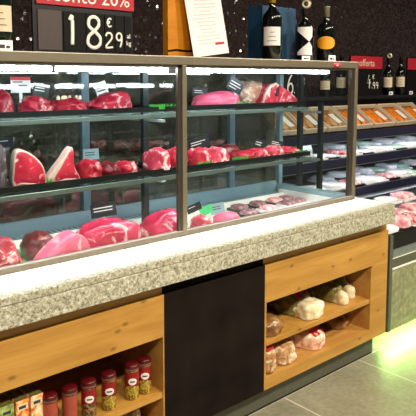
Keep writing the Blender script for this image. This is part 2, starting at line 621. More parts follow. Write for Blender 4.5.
def wooden_cabinet(label, x0, x1, ox0, ox1, oz0, oz1, shelf_z, endpanel=False):
    t = thing('counter_cabinet', label, 'cabinet', (x0, YW, 0))
    w = x1 - x0
    a, b = ox0 - x0, ox1 - x0
    g = .002
    bm = BM()
    box(bm, 0, w, 0, .022, oz1, .700)
    if a > .01:
        box(bm, 0, a, 0, .022, oz0, oz1)
    box(bm, b, w, 0, .022, oz0, oz1)
    box(bm, 0, w, 0, .022, ZB, oz0)
    obj('front_frame', bm, M['wood'], t)
    obj('top_rail', bx(0, w, .012, .03, .700, ZT), M['wood'], t)
    obj('side_panel', bx(max(a - .018, 0), max(a, .018), .022, .46, ZB, .72), M['wood_in'], t)
    obj('side_panel', bx(b, min(b + .018, w), .022, .46, ZB, .72), M['wood_in'], t)
    obj('back_panel', bx(max(a, .018), b, .44, .46, ZB, .72), M['wood_back_shade'], t)
    obj('bottom_board', bx(max(a, .018), b, .022, .44, oz0 - .024, oz0), M['wood_in'], t)
    obj('shelf', bx(max(a, .018), b, .004, .44, shelf_z - .024, shelf_z, .002), M['wood'], t)
    obj('carcass_top', bx(max(a, .018), b, .03, .44, .70, .72), M['wood_in'], t)
    if endpanel:
        obj('end_panel', bx(w, w + .012, .02, .62, .13, ZT - .002), M['gasket'], t)
    return t


XP0, XP1 = 1.358, 1.908
X_END = 2.868
SH_L = .318
SH_R = .352
wooden_cabinet('long pine cabinet under the granite left of the black panel, spice jars on its shelf', -.30, XP0, -.26, XP0 - .006, .16, .537, SH_L)
wooden_cabinet('pine cabinet right of the black panel with packed bread on two levels', XP1, X_END, XP1 + .012, 2.716, .184, .530, SH_R, True)

t = thing('panel_cabinet', 'black flat-fronted cabinet panel between the two pine open cabinets', 'cabinet', (XP0, YW, 0))
obj('door_panel', bx(.001, XP1 - XP0 - .001, -.002, .02, ZB, .702, .001), M['black_panel'], t)
obj('top_rail', bx(.001, XP1 - XP0 - .001, .012, .03, .702, ZT), M['black_panel'], t)
obj('body', bx(.02, XP1 - XP0 - .02, .03, .46, ZB, .72), M['black'], t)

pl = thing('plinth', 'recessed olive-grey metal kick plinth along the foot of the counter', 'plinth', (0, 1.843, 0))
obj('kick_board', bx(-.30, 2.84, 0, .5, .012, ZB - .002), M['plinth'], pl)
obj('floor_seal', bx(-.30, 2.84, .002, .5, .0, .012), M['gasket'], pl)

w = thing('granite_worktop', 'long speckled granite worktop running beneath the glass meat case', 'worktop', (0, 0, .754))
for nm, xe, ye, za, zb_, bv in (('upper_slab', 2.846, 1.735, .073, .098, .0025), ('lower_slab', 2.848, 1.7305, 0, .0715, .003)):
    bm = BM()
    pts = [(-.4, ye), (xe, ye), (xe, 2.62), (2.735, 2.62), (2.735, 1.975), (-.4, 1.975)]
    lo_ = [bm.verts.new((p[0], p[1], za)) for p in pts]
    hi_ = [bm.verts.new((p[0], p[1], zb_)) for p in pts]
    bm.faces.new(lo_[::-1])
    bm.faces.new(hi_)
    for q in range(6):
        bm.faces.new((lo_[q], lo_[(q + 1) % 6], hi_[(q + 1) % 6], hi_[q]))
    bmesh.ops.bevel(bm, geom=bm.edges[:], offset=bv, segments=2, affect='EDGES', profile=.5)
    obj(nm, bm, M['granite'], w)
ZG = .852

# ------------------------------------------------------------------ display case
CF, CBK = 1.943, 2.50           # front and back planes
CL, CR = -.25, 2.788
ZTOP = 1.593
case = thing('display_case', 'long glass-fronted butcher display case standing on the granite worktop', 'display case', (0, 0, ZG))
zt = ZTOP - ZG


def cbox(name, m, x0, x1, y0, y1, z0, z1, bev=0, parent=None):
    return obj(name, bx(x0, x1, y0, y1, z0 - ZG, z1 - ZG, bev), M[m], parent or case)


cbox('top_rail', 'frame', CL, CR, CF, CF + .05, 1.558, ZTOP, .003)
cbox('inner_rail', 'frame_dark', CL, CR - .04, CF + .006, CF + .03, 1.548, 1.558)
cbox('bottom_rail', 'frame_low', CL, CR, CF, CF + .03, ZG + .0006, ZG + .024, .003)
cbox('corner_post', 'frame', CR - .026, CR, CF, CF + .03, ZG + .024, 1.558, .003)
cbox('corner_trim', 'frame_dark', CR - .050, CR - .026, CF + .008, CF + .028, ZG + .024, 1.558)
cbox('mullion', 'frame', 1.583, 1.606, CF, CF + .02, ZG + .024, 1.558, .002)
cbox('mullion_seal', 'frame_dark', 1.563, 1.583, CF + .006, CF + .02, ZG + .024, 1.558)
cbox('glass_pane', 'glass', CL, 1.573, CF + .022, CF + .027, ZG + .024, 1.556)
cbox('glass_pane', 'glass', 1.596, CR - .03, CF + .022, CF + .027, ZG + .024, 1.556)
cbox('end_glass', 'end_glass', CR - .014, CR - .009, CF + .03, CBK - .03, ZG + .03, 1.556)
cbox('top_panel', 'frame_dark', CL, CR, CF + .05, CBK, 1.572, ZTOP)
cbox('end_top_rail', 'frame', CR - .02, CR, CF + .05, CBK, 1.55, 1.572)
cbox('end_bottom_rail', 'rail_blue', CR - .06, CR, CF + .03, CBK - .02, ZG + .0006, ZG + .026)
for yy, nm in ((CBK - .03, 'rear_post'),):
    cbox(nm, 'rail_blue', CR - .03, CR, yy, CBK, ZG + .0006, 1.55)
DZ = -.052
cbox('deck', 'white', CL, 2.729, 1.980, CBK - .06, ZG + DZ - .008, ZG + DZ)
cbox('deck_liner', 'white', 2.718, 2.727, 1.983, CBK - .06, ZG + DZ, ZG + .001)
# air grille at the back of the deck
g = BM()
x = CL
while x < 2.71:
    box(g, x, x + .012, CBK - .098, CBK - .035, -.022, -.014)
    x += .026
obj('air_grille', g, M['rail_blue'], case)
cbox('grille_trough', 'gasket', CL, 2.73, CBK - .098, CBK - .037, ZG - .04, ZG - .03)
cbox('grille_lip', 'white', CL, 2.73, CBK - .106, CBK - .099, ZG + DZ, ZG - .014)
cbox('rear_sill', 'rail_blue', CL, 2.729, CBK - .035, CBK, ZG - .04, ZG + .046)
cbox('rear_head', 'frame_dark', CL, CR - .03, CBK - .03, CBK, 1.53, 1.572)
for px in (-40, 86, 232):
    xx = xat(px, CBK - .03)
    cbox('rear_stile', 'stile_blue', xx - .019, xx + .019, CBK - .034, CBK - .002, ZG + .046, 1.53)
xs = [CL + .03] + [xat(p, CBK - .03) for p in (-40, 86, 232)] + [CR - .03]
for a, b in zip(xs[1:], xs[2:]):
    cbox('rear_door_pane', 'door_glass', a + .03, b - .03, CBK - .02, CBK - .014, ZG + .046, 1.53)
for px in (145, 300):
    xx = xat(px, 2.33)
    u = cbox('upright', 'upright', xx - .014, xx + .014, 2.32, 2.345, ZG + (DZ if xx < 2.7 else .002), 1.56)
    for zz in (1.322, 1.052):
        obj('bracket', bx(xx - .012, xx + .012, 2.19, 2.47, zz - .012 - ZG, zz - ZG), M['steel'], u)
cbox('upright', 'upright', .44, .468, 2.32, 2.345, ZG + DZ, 1.56)
# shelves
S1Y, S2Y = 2.19, 2.155
S1Z, S2Z = 1.358, 1.084
XS_L, XS_R = -.2, 2.67
for nm, yy, zz in (('upper', S1Y, S1Z), ('lower', S2Y, S2Z)):
    s = cbox('glass_shelf', 'shelf_glass', XS_L, XS_R, yy, CBK - .05, zz - .008, zz)
    obj('shelf_rail', bx(XS_L, XS_R, yy - .006, yy + .004, zz - .028 - ZG, zz - .009 - ZG, .002), M['shelf_edge'], s)
    obj('light_tube', tube(BM(), [(XS_L + .05, yy + .022, zz - .021 - ZG), (XS_R - .05, yy + .022, zz - .021 - ZG)], .007, 8), M['tube_shelf_added'], s)  # unseen tube added under each shelf to brighten deck and granite
lt = cbox('light_housing', 'frame_dark', CL + .02, CR - .06, CF + .055, CF + .09, 1.552, 1.568)
for a, b in ((.10, 1.04), (1.06, 1.56), (1.62, 2.62)):
    o = tube(BM(), [(a, CF + .07, 1.538 - ZG), (b, CF + .07, 1.538 - ZG)], .008, 10)
    obj('light_tube', o, M['tube'], lt)

# ------------------------------------------------------------------ black trays in the case
TRAYS = []


def tray(x0, x1, y0, y1, z, label, h=.022, mat='tray_black', group='black meat trays', cat='tray'):
    t = thing('meat_tray', label, cat, ((x0 + x1) / 2, (y0 + y1) / 2, z), 0, group)
    w, d = (x1 - x0) / 2, (y1 - y0) / 2
    obj('tray_base', bx(-w, w, -d, d, 0, .008), M[mat], t)
    bm = BM()
    box(bm, -w, w, -d, -d + .006, .008, h)
    box(bm, -w, w, d - .006, d, .008, h)
    box(bm, -w, -w + .006, -d + .006, d - .006, .008, h)
    box(bm, w - .006, w, -d + .006, d - .006, .008, h)
    obj('tray_rim', bm, M[mat], t)
    return z + .008


zt1 = S1Z
for a, b, y, d, z, lb in ((.50, 1.652, S1Y, .25, S1Z, 'long black tray on the upper case shelf left of the mullion'),
                       (1.700, 2.66, S1Y, .25, S1Z, 'long black tray on the upper case shelf right of the mullion'),
                       (.50, 1.652, S2Y, .27, S2Z, 'long black tray under the standing steaks on the lower case shelf'),
                       (1.700, 2.665, S2Y, .27, S2Z, 'long black tray on the lower case shelf right of the mullion')):
    tray(a, b, y + .004, y + d, z + .0006, lb)
B1, B2, B3 = S1Z + .0088, S2Z + .0088, ZG + DZ + .0005


def meatlump(name, label, px0, px1, ytop, ybot, Y, zb, mat, seed, depth=.14, rz=0, extra=None, cat='meat', group=None, **kw):
    """a mass of meat between two columns, its front at plane Y"""
    Yc = Y + depth / 2
    mid = (px0 + px1) / 2
    c = at(mid, ybot, Y=Yc)
    dist = (c - EYEP).dot(FW)
    wpx = (px1 - px0) / FPX * dist            # width across the line of sight
    wx = max(.06, math.sqrt(max(.002, wpx ** 2 - (.66 * depth) ** 2)) / .749 * .96)
    top = at(mid, ytop, Y=Yc)
    h = max(.018, top.z - zb)
    bm = lump((wx, depth, h), seed, **kw)
    if extra:
        t = thing(name, label, cat, (c.x, Yc, zb + .0005), rz, group)
        obj('flesh', bm, M[mat], t, True)
        extra(t, wx, depth, h)
        return t
    o = obj(name, bm, M[mat], None, True, (c.x, Yc, zb + .0005))
    o.rotation_euler = (0, 0, rz)
    return finish(o, label, cat, group)


def peak(sgn):
    def f(p):
        k = 1 + .55 * sgn * p.x
        return Vector((p.x, p.y, p.z * (k if p.z > 0 else 1)))
    return f


def folds(n=5, amp=.12):
    def f(p):
        return Vector((p.x, p.y, p.z + amp * math.sin(p.x * n + p.y * 2) * max(0, p.z)))
    return f


# --- upper shelf
meatlump('beef_joint', 'dark red joint at the far left end of the upper shelf', -16, 15, 91, 108, 2.27, B1, 'm_red', 1, .15)
meatlump('beef_trimmings', 'low heap of red beef pieces below the white price card', 20, 50, 98, 110, 2.222, B1, 'm_bright', 2, .12, rough=.35, freq=3.5)


def garlic(t, wx, d, h):
    for i in range(6):
        bm = lump((.016, .012, .018), 30 + i, sub=2)
        shift(bm, (-.05 + i * .02 + rnd.uniform(-.006, .006), rnd.uniform(-.015, .03), h * .93))
        obj('garnish_piece', bm, M['label_cream'], t, True)


meatlump('beef_mound', 'rounded red beef mound topped with pale garnish bits on the upper shelf', 51, 87, 99, 110, 2.222, B1, 'm_red', 3, .13, extra=garlic, rough=.25)
meatlump('beef_mound', 'red beef mound rising to a peak on its right, upper shelf', 89, 130, 94, 108, 2.222, B1, 'm_bright', 4, .13, shape=peak(.8), rough=.2)
meatlump('veal_slab', 'flat pale pink slab right of the mullion on the upper shelf', 192, 241, 92, 107, 2.22, B1, 'm_pink', 5, .13, rough=.12, shape=peak(.25))


# the big joint: fat cap left, red cut face right
c = at(267, 104, Y=2.30)
jt = thing('rib_joint', 'large beef joint with pale fat cap and bright red cut face, upper shelf', 'meat', (c.x, 2.31, B1 + .0005))
bm = lump((.25, .17, .115), 7, rough=.18, freq=2.6, shape=peak(-.1))
obj('fat_cap', shift(bm, (-.085, .02, 0)), M['m_fat'], jt, True)
lp = smoothloop([(-.115, .0), (-.10, .055), (-.06, .098), (-.01, .112), (.05, .088), (.12, .055), (.165, .02), (.15, 0), (.03, 0)], 5)
bm = slab(BM(), lp, -.055, .05, .012)
obj('cut_face', shift(bm, (-.012, -.050, 0)), M['m_bright'], jt, True)
bm = lump((.022, .02, .05), 9, sub=3)
obj('bone', shift(bm, (-.035, -.110, .045), Matrix.Rotation(R(20), 3, 'Y')), M['m_dark'], jt, True)
bm = tube(BM(), [(-.127, -.1, .006), (-.114, -.102, .055), (-.075, -.1, .096), (-.03, -.097, .110), (.02, -.095, .094)], [.005, .008, .009, .008, .004], 8)
obj('fat_seam', bm, M['m_rim'], jt, True)


def garnish(label, px0, px1, py, Y, zb, h=.012):
    c0, c1 = xat(px0, Y, py), xat(px1, Y, py)
    bm = BM()
    r = random.Random(int(px0 * 7))
    n = max(6, int((c1 - c0) / .007))
    for i in range(n):
        x = c0 + (c1 - c0) * (i + .5) / n
        a = r.uniform(-.5, .5)
        m = Matrix.Translation((x, Y + r.uniform(-.006, .006), zb + .0005)) @ Matrix.Rotation(a, 4, 'Y')
        box(bm, -.0035, .0035, -.002, .002, .003, h * r.uniform(.8, 1.2), mat=m)
    box(bm, c0, c1, Y - .004, Y + .004, zb + .0005, zb + .004)
    o = obj('garnish_strip', bm, M['parsley'], None)
    return finish(o, label, 'garnish', 'green garnish strips')


garnish('green garnish strip alone on the upper-shelf tray left of the mullion', 150, 181, 105, 2.215, B1, .02)
garnish('short green garnish strip under the fat-capped joint', 236, 250, 105, 2.205, B1, .02)
garnish('green garnish strip between the two standing steaks', 42, 50, 180, 2.20, B2, .022)
garnish('green garnish strip in front of the smooth red slices', 196, 212, 164, 2.17, B2, .02)
garnish('green garnish strip at the right end of the lower shelf', 296, 308, 152, 2.17, B2, .02)
garnish('green garnish strip behind the dark round beef piece', 232, 254, 156, 2.19, B2, .022)


# --- lower shelf: steaks standing on edge
def steak(name, label, loc, outline, inner, thick, rz, crust, bone=None, tilt=0):
    t = thing(name, label, 'meat', loc, rz)
    lo = smoothloop(outline, 5)
    obj('fat_rim', slab(BM(), lo, 0, thick, .006), M['m_rim'], t, True)
    li = smoothloop(inner, 5)
    obj('cut_face', slab(BM(), li, -.005, .01, .005), M['m_bright'], t, True)
    if crust:
        c = sum((Vector(p) for p in lo), Vector((0, 0))) / len(lo)
        lc = [c + (p - c) * 1.03 for p in lo]
        mz = min(p.y for p in lc)
        lc = [Vector((p.x, max(p.y, 0))) for p in lc]
        obj('crust', slab(BM(), lc, .012, thick, .006), M['m_aged'], t, True)
    if bone:
        obj('bone', tube(BM(), bone, .004, 8), M['m_rim'], t, True)
    return t


c = at(30, 184, Y=2.20)
steak('bone_in_steak', 'thick dry-aged steak with dark crust and curved white fat rim, lower shelf',
      (c.x - .012, 2.19, B2 + .0006),
      [(-.049, 0), (-.052, .06), (-.042, .125), (-.02, .140), (.018, .123), (.055, .083), (.069, .035), (.064, .002), (.02, 0)],
      [(-.047, .003), (-.0485, .06), (-.0395, .123), (-.0195, .136), (.0155, .119), (.051, .080), (.065, .035), (.060, .004), (.02, .003)],
      .09, R(-14), False, [(-.040, -.003, .012), (-.02, -.004, .015), (.03, -.004, .008)])
meatlump('aged_joint', 'dark dry-aged joint left of the steak with curved fat rim', -22, 9, 144, 186, 2.21, B2, 'm_aged', 12, .16, rough=.15, pw=2.8)
c = at(64, 180, Y=2.20)
steak('rib_steak', 'fin-shaped standing steak tapering to a point, fat along its left edge',
      (c.x, 2.192, B2 + .0006),
      [(-.062, 0), (-.066, .02), (-.04, .055), (-.01, .09), (.015, .125), (.034, .138), (.040, .11), (.042, .06), (.06, .02), (.062, 0), (0, 0)],
      [(-.034, .003), (-.038, .026), (-.014, .062), (.008, .098), (.030, .131), (.038, .104), (.0395, .056), (.057, .018), (.056, .004), (.01, .004)],
      .06, R(-10), False, [(-.03, -.003, .004), (0, -.005, .012), (.05, -.004, .008)])


def pile(name, label_fmt, px0, px1, ytop, ybot, Y, zb, mats, n, seed, group, thick=.022, length=.13):
    r = random.Random(seed)
    dx = (xat(px1, Y + .06) - xat(px0, Y + .06)) / n
    for i in range(n):
        px = px0 + (px1 - px0) * (i + .5) / n
        c = at(px, ybot, Y=Y + .06)
        hz = at(px, ytop, Y=Y + .06).z - zb
        lean = hz * r.uniform(.7, .95)
        bm = lump((dx * .9, .125 + r.uniform(-.012, .012), max(lean, .02)), seed + i * 3, rough=.17, freq=2.2, pw=3.6, shape=folds(6 + 2 * (i % 3), .28))
        o = obj(name, bm, M[mats[i % len(mats)]], None, True, (c.x, Y + .072 + r.uniform(-.006, .006), zb + .0005 + .0005 * i))
        o.rotation_euler = (0, 0, r.uniform(-.12, .12))
        finish(o, label_fmt % ORD[i], 'meat', group)


pile('beef_slice', '%s piece from the left in the dark sliced beef pile, lower shelf', 80, 136, 162, 175, 2.17, B2, ['m_red', 'm_dark', 'm_bright'], 3, 20, 'dark sliced beef pieces')
pile('pork_chop', '%s marbled chop from the left behind the mullion, lower shelf', 149, 186, 149, 168, 2.17, B2, ['m_marble', 'm_bright'], 2, 33, 'marbled chops')
pile('beef_slice', '%s smooth red slice from the left right of the mullion', 190, 226, 148, 165, 2.17, B2, ['m_bright', 'm_marble'], 2, 41, 'smooth red slices')
meatlump('beef_round', 'dark red round piece behind the smooth slices on the lower shelf', 216, 240, 145, 159, 2.31, B2, 'm_dark', 50, .10, rough=.12)
pile('beef_cut', '%s small lean cut from the left, right half of lower shelf', 236, 268, 150, 160, 2.18, B2, ['m_red', 'm_bright'], 2, 57, 'small lean cuts')
pile('stew_beef', '%s marbled stewing piece from the left at the shelf end', 268, 295, 146, 156, 2.19, B2, ['m_marble', 'm_bright'], 2, 63, 'marbled stewing pieces')

# --- deck
finish(obj('green_mat', bx(.60, 1.06, 2.10, 2.38, B3, B3 + .006), M['green']), 'green plastic mat at the left on the case deck behind the meat', 'mat')
meatlump('beef_flank', 'folded red flank at the left edge of the case deck', -25, 24, 243, 276, 2.0, B3, 'm_bright', 71, .2, rough=.22, shape=folds(5, .2))
meatlump('beef_round', 'dark brownish red round behind the big pink cut on the deck', 20, 58, 233, 256, 2.13, B3, 'm_dark', 72, .17, rough=.12)
vx0, vx1 = xat(39, 2.03, 255), xat(89, 2.03, 255)
vw = (vx1 - vx0)
lp = smoothloop([(0, 0), (vw * .02, .035), (vw * .25, .078), (vw * .52, .114), (vw * .74, .124), (vw * .90, .096), (vw, .036), (vw, 0), (vw * .5, 0)], 6)
o = obj('veal_cut', slab(BM(), lp, 0, .11, .012), M['m_pink'], None, True, (vx0, 1.995, B3 + .0008))
finish(o, 'big smooth pink cut with a domed outline, middle of the left deck', 'meat')
meatlump('beef_roast', 'large shiny crimson roast with white fat patches beside the black card', 79, 139, 221, 250, 2.02, B3, 'm_roast', 74, .2, rough=.10, pw=2.7)
meatlump('beef_roast', 'crimson roast on the deck directly left of the mullion', 141, 187, 213, 238, 2.04, B3, 'm_roast', 75, .2, rough=.14, shape=peak(.35))
meatlump('pork_cut', 'pale pink cut on the deck just right of the mullion', 192, 211, 216, 230, 2.03, B3, 'm_marble', 76, .14, rough=.15)
meatlump('pork_cut', 'flat bright pink cut on the deck below the green card', 213, 242, 213, 226, 2.02, B3, 'm_pink', 77, .14, rough=.14)


def packtray(label, x, y, z, w, d, mat, seed, trm='tray_black', rz=0., group=None, h=.022, sticker=False, tilt=0):
    t = thing('meat_pack', label, 'packaged meat', (x, y, z + .0005), rz, group)
    t.rotation_euler = (tilt, 0, rz)
    bm = BM()
    box(bm, -w / 2, w / 2, -d / 2, d / 2, 0, .006)
    box(bm, -w / 2, w / 2, -d / 2, -d / 2 + .005, .006, h)
    box(bm, -w / 2, w / 2, d / 2 - .005, d / 2, .006, h)
    box(bm, -w / 2, -w / 2 + .005, -d / 2 + .005, d / 2 - .005, .006, h)
    box(bm, w / 2 - .005, w / 2, -d / 2 + .005, d / 2 - .005, .006, h)
    obj('tray', bm, M[trm], t)
    bm = lump((w - .012, d - .012, h + .012), seed, rough=.12, freq=3, pw=3.5, sub=3)
    obj('contents', shift(bm, (0, 0, .0062)), M[mat], t, True)
    if sticker:
        obj('sticker', bx(-.02, .025, -.02, .015, h + .0185, h + .0195), M['card_white'], t)
    return t


ROWS = (('back', [(230, 205.5), (245, 201.5), (260, 198), (288, 194)]), ('front', [(249, 213), (268, 208.5), (288, 203.5), (311, 198.5)]))
k = 0
for rowname, spots in ROWS:
    for i, (px, py) in enumerate(spots):
        p = at(px, py, Z=B3 + .015)
        p.x = min(p.x, 2.66)
        packtray('%s packed tray from the left, %s row, right end of case deck' % (ORD[i], rowname),
                 p.x, min(max(p.y, 2.05), 2.33), B3, .104, .088, ['deckpack', 'deckpack', 'pork'][k % 3], 80 + k, 'tray_black' if rowname == 'back' or i < 1 else 'film', h=.014, group='packed trays on the case deck')
        k += 1


# ------------------------------------------------------------------ price cards in the case
def price_card(label, px0, px1, py0, py1, Y, zb, card, rot=0, head=None, stalk='white', lines=3, linemat='ink', base=True):
    mid = (px0 + px1) / 2
    p = at(mid, (py0 + py1) / 2, Y=Y)
    dist = (p - EYEP).dot(FW)
    w = (px1 - px0) / FPX * dist / math.cos(R(48) * .55)
    h = (py1 - py0) / FPX * dist
    t = thing('price_card', label, 'price card', (p.x, Y, zb + .0005), R(-22), 'price cards in the case')
    zc = p.z - zb
    rm = Matrix.Translation((0, 0, zc)) @ Matrix.Rotation(R(rot), 4, 'Y')
    obj('card', bx(-w / 2, w / 2, -.0015, .0015, -h / 2, h / 2, mat=rm), M[card], t)
    if head:
        obj('header', bx(-w / 2, w / 2, -.0022, -.0016, h * .28, h / 2, mat=rm), M[head], t)
    bm = BM()
    r = random.Random(int(px0 * 3 + py0))
    for i in range(lines):
        zz = h * (.18 - i * .22)
        box(bm, -w * .38, w * r.uniform(.1, .38), -.0022, -.0016, zz - h * .035, zz + h * .035, mat=rm)
    obj('print', bm, M[linemat], t)
    bm = BM()
    box(bm, -.006, .006, .0016, .0046, 0, zc)
    if base:
        box(bm, -.014, .014, -.008, .012, 0, .003)
    obj('stalk', bm, M[stalk], t)
    return t


price_card('white price card with red header over the upper-shelf beef pieces', 12, 29, 77, 93, 2.37, B1, 'card_white', 0, 'red', lines=2)
price_card('grey price card with a red corner on the upper shelf', 34, 48, 84, 97, 2.37, B1, 'upright', 10, 'card_white', lines=2, linemat='chalk')
price_card('black and white tilted price card beside the peaked red mound', 96, 107, 82, 98, 2.37, B1, 'card_white', -18, None, lines=3)
price_card('small black price card behind the pink slab', 193, 207, 88, 97, 2.38, B1, 'card_dark', 5, lines=2, linemat='chalk')
price_card('blue-black tilted price card left of the fat-capped joint', 228, 243, 79, 92, 2.24, B1, 'card_dark', 28, lines=3, linemat='chalk')
price_card('black price card above the dry-aged joint', -6, 12, 138, 148, 2.40, B2, 'card_dark', -4, lines=1, linemat='chalk')
price_card('pale blue price card on a white stalk behind the dark sliced beef', 84, 98, 149, 160, 2.36, B2, 'rail_blue', -3, lines=2, linemat='card_dark')
price_card('black price card with tilted edge right of the mullion', 189, 209, 138, 149, 2.38, B2, 'card_dark', -14, lines=2, linemat='chalk')
price_card('black price card in the middle of the small lean cuts', 254, 264, 139, 150, 2.38, B2, 'card_dark', 16, lines=2, linemat='chalk')
price_card('grey price card over the marbled stewing pieces', 270, 283, 140, 148, 2.33, B2, 'upright', 14, lines=2, linemat='chalk')
price_card('large black price card behind the big crimson roast on the deck', 92, 115, 203, 217, 2.30, B3, 'card_dark', -6, lines=2, linemat='chalk')
price_card('bright green price card lying among the pink deck cuts', 200, 212, 206, 215, 2.21, B3, 'green', -24, lines=0)
price_card('pale blue price card beside the green card on the deck', 211, 224, 203, 214, 2.23, B3, 'rail_blue', -8, lines=2)
price_card('black price card just right of the mullion on the deck', 187, 201, 204, 212, 2.18, B3, 'card_dark', -20, lines=1, linemat='chalk')

# ------------------------------------------------------------------ on top of the case
ZC = ZTOP + .0005
CAMANG = lambda x, y: math.atan2(-y, -x)


def bottle(label, x, y, z, h, r, capsule, lab=None, glassm='bottle', neck=.33, disc=False, group='wine bottles', shape='rect', lcol='label_white'):
    t = thing('wine_bottle', label, 'bottle', (x, y, z), 0, group)
    rn = .0155
    body = h * .60
    prof = [(r * .9, 0), (r, .006), (r, body * .92), (r * .985, body), (r * .9, body + h * .035), (r * .68, body + h * .075), (rn * 1.35, body + h * .115), (rn * 1.05, body + h * .16), (rn, body + h * .2), (rn, h * .955), (rn * 1.15, h * .96), (rn * 1.15, h * .985), (rn, h)]
    obj('bottle_glass', lathe(BM(), prof, 28), M[glassm], t, True)
    cp = [(rn + .0006, h * .80), (rn + .0012, h * .955), (rn * 1.15 + .0012, h * .96), (rn * 1.15 + .0012, h * .99), (rn * .6, h * 1.004)]
    obj('capsule', lathe(BM(), cp, 20), M[capsule], t, True)
    a = CAMANG(x, y)
    if shape == 'rect':
        obj('label', strip_on_cyl(BM(), r + .0006, a, .95, lambda u: h * .20, lambda u: h * .46), M[lcol], t)
        bm = BM()
        for q in range(3):
            strip_on_cyl(bm, r + .0014, a, .5 - .12 * q, lambda u, q=q: h * (.26 + .06 * q), lambda u, q=q: h * (.268 + .06 * q), 6, .0003)
        obj('print', bm, M['ink'], t)
    elif shape == 'hourglass':
        bm = BM()
        wst = lambda u: h * .34 + 0 * u
        op = lambda u: h * .19 * (abs(u - .55) / 1.55 if u < .55 else abs(u - .55) / .9)
        strip_on_cyl(bm, r + .0006, a + .05, .85, lambda u: wst(u) + op(u), lambda u: h * .60, 18)
        strip_on_cyl(bm, r + .0006, a + .05, .85, lambda u: h * .10, lambda u: wst(u) - op(u), 18)
        obj('label', bm, M[lcol], t)
    elif shape == 'oval':
        f = lambda u: math.sqrt(max(0, 1 - u * u))
        obj('label', strip_on_cyl(BM(), r + .0006, a + .0, 1.15, lambda u: h * (.33 - .115 * f(u)), lambda u: h * (.33 + .115 * f(u)), 20), M['label_orange'], t)
    if disc:
        m = Matrix.Translation((-.01, -.016, h * 1.02)) @ Matrix.Rotation(R(-42), 4, 'Z') @ Matrix.Rotation(R(80), 4, 'X')
        bm = lathe(BM(), [(.020, -.002), (.026, 0), (.020, .002)], 22)
        for v in bm.verts:
            v.co = m @ v.co
        d = obj('neck_disc', bm, M['foil_silver'], t, True)
        bm = lathe(BM(), [(.012, .0022), (.012, .0032)], 18)
        for v in bm.verts:
            v.co = m @ v.co
        obj('disc_centre', bm, M['frame_dark'], d, True)
    return t


YB = 2.03
bottle('green wine bottle with cream label at the left end of the case top', xat(0, 2.06, 30), 2.06, ZC, .33, .046, 'foil_dark', glassm='bottle_green', lcol='label_cream')
bottle('dark bottle with white label and gold capsule before the navy box', xat(272, YB + .01, 40), YB + .01, ZC, .335, .047, 'foil_gold')
bottle('dark bottle with white hourglass label and round neck disc', xat(304.5, YB, 40), YB, ZC, .275, .047, 'foil_dark', shape='hourglass', disc=True)
bottle('dark bottle with round orange label at the right of the case top', xat(326, YB, 40), YB, ZC, .285, .048, 'foil_silver', shape='oval')

t = thing('gift_box', 'tall navy blue box behind the gold-capsule bottle', 'box', (xat(272, 2.17, 40), 2.17, ZC), 0)
obj('carton', bx(-.125, .125, -.05, .05, 0, .268, .002), M['blue_box'], t)
obj('seal', bx(.095, .108, -.0515, -.0502, .03, .046), M['red'], t)

# price board with red header
Yp = 2.06
x0, x1 = xat(37, Yp, 40), xat(133, Yp, 40)
bd = thing('price_board', 'black flip-digit price board showing 18,29 under a red header on the case top', 'price board', (x0, Yp, ZC))
W = x1 - x0
obj('board', bx(-.012, W, .004, .016, 0, .225), M['black'], bd)
zpan = .012
H = .142
cells = [(.005, .098), (.106, .196), (.200, .278), (.281, .325), (.328, .368), (.371, W - .006)]
for i, (a, b) in enumerate(cells):
    obj('flip_panel', bx(a, b, -.001, .004, zpan, zpan + H, .001), M['blank_flap' if i == 0 else 'chalk_black'], bd)
bm = BM()
yy = -.0018
chalk(bm, '1', .104, .034, .085, .104, yy, .0075)
chalk(bm, '8', .196, .026, .074, .116, yy, .0075)
chalk(bm, 'e', .286, .108, .03, .032, yy, .0036)
chalk(bm, '2', .278, .030, .042, .054, yy, .0044)
chalk(bm, '9', .326, .032, .038, .054, yy, .0044)
obj('digits', flatten(bm, yy), M['chalk'], bd, True)
bm = shift(text_bm('al', .026), (.389, yy, .068))
bm2 = shift(text_bm('kg', .026), (.389, yy, .040))
o = obj('unit_lettering', bm, M['chalk'], bd)
obj('unit_lettering', bm2, M['chalk'], bd)
hd = obj('header_sign', bx(.0, W + .004, -.004, .004, .174, .265, .001), M['signred'], bd)
obj('header_lettering', shift(text_bm('sconto', .078), (W * .335, -.0048, .188)), M['chalk'], hd)
obj('header_lettering', shift(text_bm('20%', .078), (W * .80, -.0048, .188)), M['chalk'], hd)

# crate + menu sheet
xb = xat(168, 2.10, 40)
cr = thing('wooden_crate', 'orange wooden crate lid with a dark strip for the gap behind the leaning paper', 'crate', (xb, 2.10, ZC), 0)
obj('front_board', bx(0, .175, 0, .014, .0, .30), M['crate'], cr)
bm = BM()
box(bm, 0, .014, .014, .035, 0, .30)
box(bm, .161, .175, .014, .035, 0, .30)
box(bm, .014, .161, .027, .035, 0, .30)
box(bm, .014, .161, .014, .027, 0, .012)
obj('side_boards', bm, M['crate'], cr)
bm = BM()
tube(bm, [(0.0, -.002, .028), (.04, -.003, .034), (.10, -.003, .030), (.175, -.002, .036)], .004, 6)
obj('cord', bm, M['black'], cr)
m = Matrix.Translation((.128, -.0035, .04)) @ Matrix.Rotation(R(-8), 4, 'Y')
obj('dark_gap_strip', bx(0, .05, -.001, .001, 0, .25, mat=m), M['black'], cr)  # black strip paints the dark gap between board and paper
pp = thing('menu_sheet', 'white printed paper sheet leaning on the orange crate', 'paper sheet', (xat(212.3, 2.035, 57), 2.035, ZC))
rm = Matrix.Rotation(R(-6), 4, 'X') @ Matrix.Rotation(R(-7), 4, 'Y')
obj('sheet', bx(-.105, .105, -.001, .001, .013, .34, mat=rm), M['paper'], pp)
bm = BM()
r = random.Random(5)
